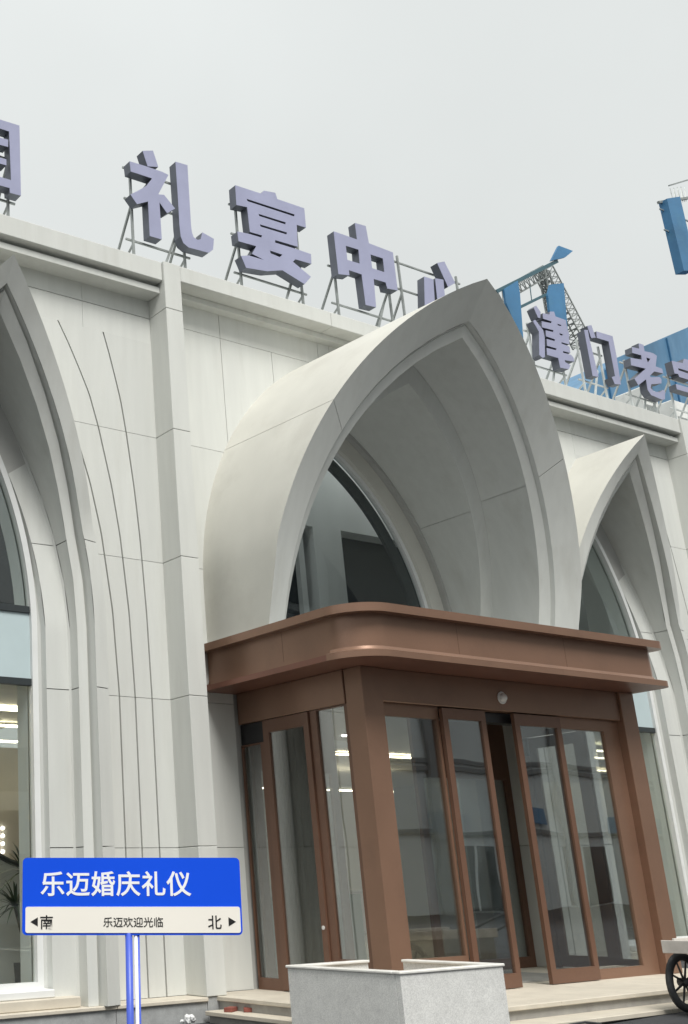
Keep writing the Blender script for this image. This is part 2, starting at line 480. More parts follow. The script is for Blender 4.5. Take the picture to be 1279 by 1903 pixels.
# ---- parapet: plain fascia in the centre, two-step cornice over the side bays
xs = [8.662, 11.42, 14.248]
for a, b in zip(xs[:-1], xs[1:]):
    bx('fascia_panel', M['grc'], hall, a + .003, b - .003, YP + .002, 11.9, 9.168, ZT - .002, .01)
bx('soffit_cove', M['grc'], hall, 8.664, 14.246, 11.16, 11.36, 9.08, 9.165, .004)
for a, b in ((2.6, LX - .2), (LX - .2, 8.385), (RX - 2.795, RX + .4), (RX + .4, RX + 2.795), (RX + 3.072, 26)):
    bx('cornice_band', M['grc'], hall, a + .003, b - .003, YP + .035, 11.9, 9.12, ZT - .004, .01)
    bx('cornice_moulding', M['grc'], hall, a + .003, b - .003, YP + .115, 11.6, 8.97, 9.06, .004)
    bx('cornice_recess', M['grc'], hall, a + .003, b - .003, YP + .20, 11.6, 9.06, 9.12, 0)
bx('roof_slab', M['stone'], hall, -3, 26, 19.6, 22, 9.0, 9.2, 0)
bx('roof_slab', M['stone'], hall, -3, 3, 11.9, 19.6, 9.0, 9.2, 0)
bx('roof_slab', M['stone'], hall, 20, 26, 11.9, 19.6, 9.0, 9.2, 0)
for k in range(5): bx('added_skylight_pane', M['glass_coat'], hall, 3 + 3.4 * k, 6.36 + 3.4 * k, 11.92, 19.58, 9.12, 9.13, 0)  # unseen glazed roof opening added to light the rooms below
for k in range(6): bx('added_skylight_bar', M['frame_white'], hall, 2.98 + 3.4 * k - .02, 2.98 + 3.4 * k + .04, 11.92, 19.58, 9.08, 9.2, 0)

# ---- plinth: grey granite face under a pale stone ledge
for a, b in ((1.0, 3.4), (3.4, 5.3), (5.3, 7.2), (7.2, 8.40), (15.2, 17.5), (17.5, 20), (20, 26)):
    bx('plinth_block', M['stone'], hall, a + .003, b - .003, YP + .02, YW + .3, -.2, ZF - .045, .004)
    bx('plinth_ledge', M['beige'], hall, a + .002, b - .002, YP - .01, YW + .3, ZF - .045, ZF - .002, .008)
bx('plinth_block', M['stone'], hall, 8.403, 8.66, YP + .02, YW + .3, -.2, ZF - .002, .004)

# ---- arch hoods: lofted between rails of pointed curves
def hood(X, wfs, rails, rows, zlo, name, surf, tj=None, n=16):
    """rails: list of (wf, za, d, Yfunc). rows: fractions of the height where the cladding is jointed."""
    root = empty(name, (X, YW, zlo))
    root.parent = hall
    root.location = Vector((X, YW, zlo)) - hall.location
    def pts(rail, s, ta, tb):
        wf, za, d, Y = rail
        zt = za(d); out = []
        for i in range(n + 1):
            t = ta + (tb - ta) * i / n
            if tj is None: z = zlo + (zt - zlo) * t
            elif t <= tj: z = zlo + (5.286 - zlo) * t / tj
            else: z = 5.286 + (zt - 5.286) * (t - tj) / (1 - tj)
            x = X + s * (wf(d, z) if t < .99999 else 0.0)
            out.append(Vector((x, Y(z), z)))
        return out
    for j, (a, b) in enumerate(zip(rails[:-1], rails[1:])):
        nm, mt = surf[j]
        rr = rows if nm in ('hood_panel', 'soffit_panel', 'face_panel') else [0, 1]
        for s in (-1, 1):
            for ta, tb in zip(rr[:-1], rr[1:]):
                g = .0006
                MB().grid([pts(a, s, ta + (g if ta else 0), tb - (g if tb < 1 else 0)), pts(b, s, ta + (g if ta else 0), tb - (g if tb < 1 else 0))]).build(nm, M[mt], root)
    return root

cY = lambda z: 10.2 - .34 * (z - 7)
crails = [
    (cwall, cwa, 0, const(YW + .01)),
    (lambda d, z: min(cw(d, z), 2.80), ca, 0, cF),
    (cw, ca, .405, lambda z: cF(z) + .133),
    (cw, ca, .417, lambda z: cF(z) + .20),
    (cw, ca, .435, lambda z: cF(z) + .185),
    (cw, ca, .561, lambda z: cF(z) + .225 - .025 * (z - 7)),
    (cw, ca, .561, cY),
    (cw, ca, .80, cY),
    (cw, ca, .80, const(11.43)),
    (cw, ca, 1.08, const(11.45)),
    (cw, ca, 1.10, const(11.52)),
]
csurf = [('hood_panel', 'grc_hood'), ('face_panel', 'grc'), ('rebate', 'grc'), ('rebate', 'grc'), ('inner_rim', 'grc'),
         ('soffit_panel', 'grc'), ('rib', 'grc'), ('soffit_panel', 'grc'), ('inner_rim', 'grc_hood'), ('rebate', 'grc_hood')]
hood(CX, None, crails, [0, .593, 1], 4.281, 'arch_hood', csurf, n=18)

def sB(z): return 11.14 + max(0, z - 4.3) * .09
srails = [
    (sw, sa, 0, const(YW + .03)),
    (sw, sa, 0, sF),
    (sw, sa, .195, lambda z: sF(z) + .0 + .037 * (max(z, 5.5) - 7)),
    (sw, sa, .201, lambda z: sF(z) + .11),
    (sw, sa, .225, lambda z: sF(z) + .11),
    (sw, sa, .235, lambda z: sF(z) + .065),
    (sw, sa, .355, lambda z: sF(z) + .115 + .031 * (max(z, 5.5) - 7)),
    (sw, sa, .357, lambda z: sB(z) - .01),
    (sw, sa, .375, lambda z: sB(z) + .015),
    (sw, sa, .66, lambda z: sB(z) + .03),
    (sw, sa, .665, lambda z: sB(z) + .13),
    (sw, sa, .70, lambda z: sB(z) + .17),
]
ssurf = [('hood_panel', 'grc_hood'), ('face_panel', 'grc'), ('rebate', 'grc'), ('rebate', 'grc'), ('rebate', 'grc'), ('inner_rim', 'grc'),
         ('soffit_panel', 'grc'), ('rebate', 'grc'), ('face_panel', 'grc'), ('rebate', 'grc'), ('rebate', 'grc')]
srows = [(z - ZF) / (8.245 - ZF) for z in (ZF, 1.85, 3.57, 5.286, 8.245)]
for X in (LX, RX):
    hood(X, None, srails, srows, ZF, 'arch_hood', ssurf, tj=(5.286 - ZF) / (8.245 - ZF), n=14)

# ---- pointed windows
def ogive_poly(X, wf, za, d, z0, z1=None, n=40):
    zt = za(d) if z1 is None else z1
    zs = [z0 + (zt - z0) * i / n for i in range(n + 1)]
    r = [(X + wf(d, z), z) for z in zs]
    l = [(X - wf(d, z), z) for z in reversed(zs)]
    if z1 is None: r[-1] = (X, zt); l = l[1:]
    return r + l

def side_window(X):
    win = empty('arched_window', (X, 11.3, .44)); win.parent = hall; win.location -= hall.location
    o = ogive_poly(X, sw, sa, .69, .44); i = ogive_poly(X, sw, sa, .765, .505)
    MB().prism(o, [i], 11.30, 11.40).build('window_frame', M['frame_white'], win)
    for z in (3.66, 4.50):
        bx('transom', M['bar'], win, X - sw(.76, z), X + sw(.76, z), 11.325, 11.395, z - .04, z + .04, .004)
    p = lambda nm, z0, z1, mt: MB().prism(ogive_poly(X, sw, sa, .755, z0, z1), [], 11.365, 11.373).build(nm, M[mt], win)
    p('lower_pane', .50, 3.625, 'glass'); p('upper_pane', 4.535, None, 'glass')
    MB().prism(ogive_poly(X, sw, sa, .755, 3.695, 4.465), [], 11.35, 11.38).build('spandrel_panel', M['spandrel'], win)
    bx('sill', M['frame_white'], win, X - .96, X + .96, 11.08, 11.42, .365, .445, .01)
    bx('sill_base', M['beige'], win, X - 1.22, X + 1.22, 11.0, 11.42, ZF, .364, .008)
    # deep inner reveal of the wall opening
    rv = MB()
    for s in (-1, 1):
        zs = [.44 + (sa(.77) - .44) * i / 24 for i in range(25)]
        rv.grid([[(X + s * sw(.77, z), 11.42, z) for z in zs], [(X + s * (sw(.77, z)), 11.66, z) for z in zs]])
    rv.build('inner_reveal', M['int_wall'], win)
for X in (LX, RX): side_window(X)

cwin = empty('arched_window', (CX, 11.55, 3.7)); cwin.parent = hall; cwin.location -= hall.location
MB().prism(ogive_poly(CX, cw, ca, 1.09, 3.72), [ogive_poly(CX, cw, ca, 1.16, 3.80)], 11.50, 11.58).build('window_frame', M['frame_white'], cwin)
MB().prism(ogive_poly(CX, cw, ca, 1.15, 3.78), [], 11.545, 11.555).build('pane', M['glass_coat'], cwin)
MB().prism(ogive_poly(CX, cw, ca, 1.165, 3.84), [ogive_poly(CX, cw, ca, 1.34, 3.9)], 11.60, 11.66).build('inner_lining', M['bar'], cwin)

# ---- inside of the hall
def struct(o): o['kind'] = 'structure'; return o
struct(bx('hall_floor', M['int_floor'], None, -3, 26, 11.0 + .62, 22, .1, ZF - .002, 0))
struct(bx('hall_ceiling', M['int_ceil'], None, -3, 26, 11.68, 14.6, 3.72, 4.40, 0))
struct(bx('hall_ceiling', M['int_ceil'], None, -3, 8.2, 14.6, 22, 3.72, 4.40, 0))
struct(bx('hall_ceiling', M['int_ceil'], None, 15.2, 26, 14.6, 22, 3.72, 4.40, 0))  # middle left open so light from the added skylight reaches the lower hall
struct(bx('hall_wall', M['int_wall'], None, -3, 26, 21.5, 22, .27, 9.0, 0))
struct(bx('hall_wall', M['int_wall'], None, -3, -2.8, 11.7, 21.5, .27, 9.0, 0))
struct(bx('hall_wall', M['int_wall'], None, 25.8, 26, 11.7, 21.5, .27, 9.0, 0))
struct(bx('partition_wall', M['int_wall'], None, 15.2, 15.4, 11.7, 13.6, .27, 3.7, 0))
pw = MB(); pw.prism([(-2.5, .27), (13.5, .27), (13.5, 3.7), (-2.5, 3.7)],
     [[(9.6, .3), (12.6, .3), (12.6, 2.6), (12.2, 3.1), (11.1, 3.4), (10.0, 3.1), (9.6, 2.6)], [(5.9, .3), (8.6, .3), (8.6, 2.3), (8.2, 2.8), (7.25, 3.05), (6.3, 2.8), (5.9, 2.3)]], 17.2, 17.4)
struct(pw.build('partition_wall', M['int_warm']))
# upper storey wall with openings behind the big arch window
uw = MB(); uw.prism([(4.0, 4.41), (20, 4.41), (20, 9.0), (4.0, 9.0)],
     [[(13.68, 4.6), (16.0, 4.6), (16.0, 7.04), (13.68, 7.04)], [(11.4, 4.6), (13.05, 4.6), (13.05, 7.02), (11.4, 7.02)], [(17.4, 4.6), (19.4, 4.6), (19.4, 7.0), (17.4, 7.0)], [(5.0, 4.6), (7.6, 4.6), (7.6, 6.6), (5.0, 6.6)]], 13.4, 13.7)
struct(uw.build('upper_wall', M['int_wall']))
for a, b in ((11.4, 13.05), (13.68, 16.0), (17.4, 19.4), (5.0, 7.6)):
    struct(bx('upper_window_back', M['bld_win'], None, a - .1, b + .1, 13.72, 13.76, 4.5, 7.1, 0))
struct(bx('upper_mullion', M['int_wall'], None, 12.78, 12.9, 13.5, 13.6, 4.6, 7.0, 0))

# ------------------------------------------------------------------ steps
st = empty('entrance_steps', (11.4, 9.5, 0), 'two low beige stone steps in front of the brown entrance', 'steps')
def flight(x0, x1, y0, y1, z, dep, nm='tread', mt='beige'):
    xs_ = [x0 + (x1 - x0) * i / max(1, round((x1 - x0) / 1.25)) for i in range(max(1, round((x1 - x0) / 1.25)) + 1)]
    for a, b in zip(xs_[:-1], xs_[1:]): bx(nm, M[mt], st, a + .001, b - .001, y0, y1, z - dep, z, .006)
flight(9.296, 15.1, 7.98, 9.12, ZF, .045)
flight(8.53, 9.36, 9.122, 11.29, ZF, .045)
bx('platform', M['beige'], st, 9.362, 15.1, 9.122, 11.62, ZF - .2, ZF - .001, 0)
bx('riser', M['riser'], st, 9.298, 15.07, 8.02, 9.12, .1315, ZF - .0455, 0)
bx('riser', M['riser'], st, 8.56, 9.355, 9.125, 11.28, .1315, ZF - .0455, 0)
flight(9.296, 15.3, 7.64, 8.3, .131, .046)
flight(8.31, 8.9, 9.122, 10.88, .131, .046)
bx('riser', M['riser'], st, 9.298, 15.25, 7.70, 8.6, -.2, .0845, 0)
bx('riser', M['riser'], st, 8.36, 8.9, 9.13, 10.87, -.2, .0845, 0)

# ------------------------------------------------------------------ entrance vestibule
ves = empty('entrance_vestibule', (11.8, 9.2, ZF), 'bronze brown glazed entrance lobby with a flat canopy and sliding doors', 'entrance lobby')
def part(nm, x0, x1, y0, y1, z0, z1, mt='brown', bev=.006, parent=None):
    return bx(nm, M[mt], parent or ves, x0, x1, y0, y1, z0, z1, bev)

def rrect(x0, x1, y0, y1, rl, rr, n=10):
    p = []
    for i in range(n + 1):
        a = math.pi + math.pi / 2 * i / n
        p.append((x0 + rl + rl * math.cos(a), y0 + rl + rl * math.sin(a)))
    for i in range(n + 1):
        a = 1.5 * math.pi + math.pi / 2 * i / n
        p.append((x1 - rr + rr * math.cos(a), y0 + rr + rr * math.sin(a)))
    return p + [(x1, y1), (x0, y1)]
can = empty('canopy', (11.66, 8.6, 3.69)); can.parent = ves; can.location -= ves.location
def slab(nm, ins, z0, z1, mt='brown', sm=True):
    m = MB(); m.prism(rrect(8.875 + ins, 14.40 - ins, 8.60 + ins, 11.29, .50 - ins * .6, .16, 40), [], z0, z1, axis='z')
    return m.build(nm, M[mt], can)
slab('canopy_cap', 0, 4.185, 4.28)
slab('canopy_fascia', .115, 3.785, 4.185)
# flared lip at the foot of the fascia
lip = MB()
for (ia, za, ib, zb_) in ((.113, 3.83, .095, 3.795), (.095, 3.795, .03, 3.775), (.03, 3.775, 0, 3.765), (0, 3.765, 0, 3.694)):
    ra = rrect(8.875 + ia, 14.40 - ia, 8.60 + ia, 11.285, .50 - ia * .6, .16, 30)
    rb = rrect(8.875 + ib, 14.40 - ib, 8.60 + ib, 11.285, .50 - ib * .6, .16, 30)
    lip.grid([[(x, y, za) for x, y in ra], [(x, y, zb_) for x, y in rb]])
for f in lip.bm.faces: f.smooth = False
lip.build('canopy_lip', M['brown'], can)
roof_ = MB(); roof_.prism(rrect(8.90, 14.37, 8.63, 11.28, .48, .14, 24), [], 4.2805, 4.286, axis='z'); roof_.build('canopy_bounce_sheet', M['stone'], can)  # unseen grey sheet added so the cap bounces neutral light into the hood
for x_ in (10.55, 12.45): bx('joint_cover', M['brown_frame'], can, x_, x_ + .006, 8.60 + .1135, 8.60 + .116, 3.83, 4.183, 0)
for y_ in (9.9,): bx('joint_cover', M['brown_frame'], can, 8.875 + .1135, 8.875 + .116, y_, y_ + .006, 3.83, 4.183, 0)
MB().bar((9.404, 10.09, .95), (9.396, 10.09, .95), .022, 12).build('lock', M['chrome'], ves)
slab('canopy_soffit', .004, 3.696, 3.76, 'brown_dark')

part('corner_post', 9.418, 9.724, 9.150, 9.42, ZF, 3.694)
part('corner_post', 14.06, 14.356, 9.150, 9.42, ZF, 3.694)
part('lintel', 9.727, 14.057, 9.187, 9.36, 3.325, 3.694)
part('side_lintel', 9.400, 9.50, 9.423, 11.28, 3.315, 3.694)

def framed(nm, axis, a0, a1, c0, c1, z0, z1, ga0, ga1, gz0, gz1, lab=None):
    """frame with one pane; along x (axis='x', depth c in y) or along y (axis='y', depth c in x)"""
    m = MB()
    out = [(a0, z0), (a1, z0), (a1, z1), (a0, z1)]
    hole = [(ga0, gz0), (ga1, gz0), (ga1, gz1), (ga0, gz1)]
    m.prism(out, [hole], c0, c1, axis='y' if axis == 'x' else 'x')
    bmesh.ops.remove_doubles(m.bm, verts=m.bm.verts[:], dist=1e-5)
    o = m.build(nm, M['brown_frame' if 'door' in nm or axis == 'y' else 'brown'], ves)
    if lab: o['label'] = lab
    cm = (c0 + c1) / 2
    g = MB()
    if axis == 'x': g.box(ga0 - .01, ga1 + .01, cm - .004, cm + .004, gz0 - .01, gz1 + .01)
    else: g.box(cm - .004, cm + .004, ga0 - .01, ga1 + .01, gz0 - .01, gz1 + .01)
    g.build('pane', M['glass_booth'], o)
    return o
framed('fixed_panel', 'x', 9.727, 10.70, 9.255, 9.31, ZF, 3.322, 9.745, 10.663, .63, 3.18)
framed('sliding_door', 'x', 10.70, 11.434, 9.193, 9.243, .27, 3.305, 10.785, 11.355, .42, 3.185, 'left leaf of the open sliding door')
framed('sliding_door', 'x', 11.951, 12.815, 9.193, 9.243, .27, 3.305, 12.04, 12.733, .42, 3.17, 'right leaf of the open sliding door')
framed('fixed_panel', 'x', 12.80, 14.057, 9.255, 9.31, ZF, 3.322, 12.865, 13.752, .375, 3.18)
framed('fixed_panel', 'y', 9.423, 10.035, 9.43, 9.485, ZF, 3.312, 9.47, 9.924, .63, 3.300)
framed('swing_door', 'y', 10.04, 10.838, 9.405, 9.455, .275, 3.305, 10.125, 10.735, .42, 3.155)
framed('fixed_panel', 'y', 10.842, 11.29, 9.43, 9.485, ZF, 3.06, 10.93, 11.285, .39, 3.04)
framed('fixed_panel', 'y', 9.423, 10.035, 14.29, 14.345, ZF, 3.312, 9.47, 9.924, .40, 3.300)
framed('swing_door', 'y', 10.04, 10.838, 14.32, 14.37, .275, 3.305, 10.125, 10.735, .42, 3.155)
framed('fixed_panel', 'y', 10.842, 11.29, 14.29, 14.345, ZF, 3.06, 10.93, 11.285, .39, 3.04)
part('transom_panel', 14.295, 14.34, 10.842, 11.29, 3.063, 3.312, 'black')
part('side_lintel', 14.28, 14.355, 9.423, 11.28, 3.315, 3.694)
part('transom_panel', 9.435, 9.48, 10.842, 11.29, 3.063, 3.312, 'black')  # near black for the shade over the side pane
part('track_gap_shade', 10.70, 14.05, 9.315, 9.45, 3.20, 3.32, 'black')  # black bar in place of the shadow gap above the sliding leaves
part('lobby_void_shade', 9.52, 14.27, 9.37, 11.27, 3.60, 3.69, 'black')  # black slab in place of the unlit void seen through the door gap
framed('inner_door', 'x', 12.35, 14.27, 11.18, 11.24, ZF, 3.58, 12.47, 14.15, .40, 2.75)
framed('inner_door', 'x', 9.52, 10.9, 11.18, 11.24, ZF, 3.58, 9.62, 10.80, .40, 2.75)
for k in range(7): MB().bar((9.70 + .10 * k, 11.0 + .03 * (k % 2), ZF), (9.70 + .10 * k, 11.0 + .03 * (k % 2), 3.3), .055, 8).build('curtain_fold', M['curtain'], ves)
# dome sensor
m = MB(); n = 12
prof = [(0, .052), (.025, .052), (.045, .04), (.058, .02), (.062, 0)]
m.grid([[(11.764 + r * math.cos(2 * math.pi * i / n), 9.187 - d - .012, 3.482 + r * math.sin(2 * math.pi * i / n)) for i in range(n + 1)] for d, r in prof])
m.bar((11.764, 9.19, 3.482), (11.764, 9.172, 3.482), .075, 14)
m.build('dome_sensor', M['chrome'], ves)

# inside the lobby
bx('doormat', M['riser'], None, 10.2, 13.2, 9.6, 10.9, ZF + .001, ZF + .014, 0)
tag(bpy.data.objects['doormat'], 'grey mat on the floor inside the open sliding door', 'mat')
ct = empty('reception_counter', (12.2, 14.0, ZF), 'pale green reception counter standing behind the entrance glass', 'counter')
bx('counter_front', M['counter'], ct, 10.9, 13.6, 13.7, 13.78, ZF, 1.25, .01)
bx('counter_top', M['frame_white'], ct, 10.8, 13.7, 13.6, 14.2, 1.252, 1.31, .01)
bx('counter_side', M['counter'], ct, 10.9, 10.98, 13.782, 14.15, ZF, 1.25, .01)
# shrub in a dark pot on the counter
bt = empty('potted_shrub', (11.15, 13.9, 1.311), 'dark leafy shrub in a black pot on the reception counter', 'potted plant')
MB().bar((11.15, 13.9, 1.311), (11.15, 13.9, 1.50), .10, 12, .13).build('pot', M['pot'], bt)
m = MB()
for i in range(160):
    a, b, r = rnd.uniform(0, 6.28), rnd.uniform(-1, 1), rnd.uniform(.1, .34)
    c = Vector((11.15 + r * math.cos(a) * math.sqrt(1 - b * b), 13.9 + r * math.sin(a) * math.sqrt(1 - b * b), 1.80 + r * .95 * b))
    u = Vector((rnd.gauss(0, 1), rnd.gauss(0, 1), rnd.gauss(0, 1))).normalized(); v = u.orthogonal().normalized()
    m.face([c, c + u * .05 + v * .03, c + u * .1, c + u * .05 - v * .03])
m.build('foliage', M['leaf'], bt)
MB().bar((11.15, 13.9, 1.48), (11.16, 13.9, 1.75), .02, 6).build('stem', M['bark'], bt)

# ceiling light strips behind the glass, some added to brighten the hall
def strip(x0, x1, y, z, lab, tilt=0):
    o = MB().box(x0, x1, y, y + .10, z - .02, z).build('light_strip', M['strip'])
    tag(o, lab, 'light strip', 'warm light strips under the hall ceiling')
strip(11.9, 13.3, 15.0, 3.60, 'short warm light strip nearest the side door of the lobby')
strip(14.6, 19.4, 18.25, 3.28, 'long warm light strip deep behind the lobby side door')
strip(16.0, 20.0, 13.2, 3.60, 'added warm light strip brightening the hall behind the right end of the entrance front')
strip(4.9, 8.0, 13.3, 3.69, 'warm light strip on the ceiling close behind the left window')
strip(3.0, 9.0, 16.2, 3.68, 'warm light strip across the ceiling deep behind the left window')
strip(15.5, 22.0, 15.8, 3.68, 'added warm light strip brightening the hall behind the right-hand window')
# bent white light line on the ceiling seen in the left window
m = MB()
pl = [(5.0, 13.0, 3.66), (7.6, 14.6, 3.66), (8.6, 14.6, 3.66)]
for a, b in zip(pl[:-1], pl[1:]): m.bar(a, b, .018, 5)
tag(m.build('light_strip', M['strip']), 'thin bent light line on the ceiling behind the left window', 'light strip')
m = MB()
pl = [(4.6, 12.4, 3.60), (6.6, 12.9, 3.60), (7.1, 13.6, 3.60)]
for a, b in zip(pl[:-1], pl[1:]): m.bar(a, b, .012, 5)
tag(m.build('ceiling_trim', M['frame_white']), 'thin white trim line near the ceiling behind the left window', 'trim')
dl = [(10.4, 12.6, 'round ceiling downlight between the reception counter and the lobby'), (12.4, 13.0, 'round ceiling downlight above the reception counter'),
      (13.9, 14.0, 'round ceiling downlight beyond the right end of the reception counter'), (7.4, 13.0, 'round ceiling downlight behind the left window near the grey screen'),
      (16.6, 14.2, 'round ceiling downlight behind the right-hand window')]
for x, y, lab in dl:
    o = MB().bar((x, y, 3.718), (x, y, 3.70), .05, 10).build('downlight', M['spot'])
    tag(o, lab, 'downlight', 'downlights in the hall ceiling')
lp = empty('dot_display', (7.45, 14.0, 1.4), 'panel of white light dots behind the left window', 'light display')
bx('panel_board', M['int_warm'], lp, 7.0, 8.0, 14.05, 14.1, 1.55, 2.45, 0)
for i in range(4):
    for j in range(6):
        x, z = 7.12 + i * .14, 1.72 + j * .10
        MB().bar((x, 14.05, z), (x, 14.03, z), .02, 8).build('bulb', M['spot'], lp)
sc = empty('display_screen', (7.2, 13.4, ZF), 'sloping grey display screen behind the left window', 'screen')
m = MB(); m.prism([(6.2, ZF), (8.4, ZF), (8.4, 1.45), (7.3, 1.75), (6.2, 2.25)], [], 13.4, 13.48); m.build('screen_board', M['int_wall'], sc)
m = MB(); m.bar((6.2, 13.39, 2.27), (7.3, 13.39, 1.77), .035, 6); m.bar((7.3, 13.39, 1.77), (8.4, 13.39, 1.47), .035, 6); m.build('screen_edge', M['bar'], sc)

# palm in a square black pot behind the left window
pm = empty('potted_palm', (6.74, 11.98, .27), 'spiky green palm in a square black pot behind the left window', 'potted plant')
bx('plant_stand', M['int_floor'], pm, 6.40, 7.05, 11.72, 12.3, .27, .415, .01)
m = MB(); m.prism([(6.64, .42), (6.84, .42), (6.86, .66), (6.62, .66)], [], 11.88, 12.10); m.build('pot', M['pot'], pm)
def palm_head(tr, top, seed):
    r = random.Random(seed)
    pts = [Vector(p) for p in tr]
    m = MB()
    for a, b in zip(pts[:-1], pts[1:]): m.bar(a, b, .03, 7, .026)
    m.build('trunk', M['bark'], pm)
    c = pts[-1]
    for i in range(44):
        az, el, ln = r.uniform(0, 6.28), r.uniform(-.15, 1.35), r.uniform(.36, .62)
        d = Vector((math.cos(az) * math.cos(el), math.sin(az) * math.cos(el) * .6, math.sin(el)))
        sd = d.cross(Vector((0, 0, 1))).normalized() * .017
        l, rr = [], []
        for k in range(6):
            t = k / 5
            p = c + d * ln * t + Vector((0, 0, -.20 * t * t * ln / .5))
            if p.y < 11.70: p.y = 11.70 + (11.70 - p.y) * .1
            wd = (1 - t) ** .7 + .08
            l.append(p + sd * wd); rr.append(p - sd * wd)
        MB().grid([l, rr]).build('leaf', M['leaf'], pm)
palm_head([(6.72, 12.0, .64), (6.69, 12.0, .95), (6.60, 12.0, 1.25)], None, 3)
palm_head([(6.76, 12.0, .64), (6.75, 12.0, 1.1), (6.70, 12.0, 1.62)], None, 5)

# ------------------------------------------------------------------ planter in front of the corner post, its inner corner left open for the post
pt = empty('stone_planter', (8.63, 8.38, 0), 'square grey marble planter at the foot of the brown corner post', 'planter')
X0, X1, Y0, Y1, ZP = 7.97, 9.29, 7.66, 9.10, .675
t = .06
XC, YC = 8.98, 8.82            # where the back and right slabs stop
bx('front_slab', M['marble'], pt, X0, X1, Y0, Y0 + t, -.1, ZP - .026, .004)
bx('side_slab', M['marble'], pt, X0, X0 + t, Y0 + t + .002, Y1, -.1, ZP - .026, .004)
bx('side_slab', M['marble'], pt, X1 - t, X1, Y0 + t + .002, YC, -.1, ZP - .026, .004)
bx('back_slab', M['marble'], pt, X0 + t + .002, XC, Y1 - t, Y1, -.1, ZP - .026, .004)
bx('corner_slab', M['marble'], pt, XC + .002, X1, Y1 - t, Y1, -.1, .50, .004)
bx('corner_slab', M['marble'], pt, X1 - t, X1, YC + .002, Y1 - t - .002, -.1, .50, .004)
def rim(a): return bx('rim', M['marble_rim'], pt, *a, .007)
rim((X0 - .015, X1 + .015, Y0 - .015, Y0 + .085, ZP - .026, ZP))
rim((X0 - .015, X0 + .085, Y0 + .087, Y1 + .015, ZP - .026, ZP))
rim((X1 - .085, X1 + .015, Y0 + .087, YC, ZP - .026, ZP))
rim((X0 + .087, XC, Y1 - .085, Y1 + .015, ZP - .026, ZP))
m = MB()
gx = [X0 + t + .004 + (X1 - X0 - 2 * t - .008) * i / 16 for i in range(17)]
gy = [Y0 + t + .004 + (Y1 - Y0 - 2 * t - .008) * i / 16 for i in range(17)]
m.grid([[(x, y, .46 + rnd.uniform(-.012, .02)) for x in gx] for y in gy])
m.build('soil', M['soil'], pt)

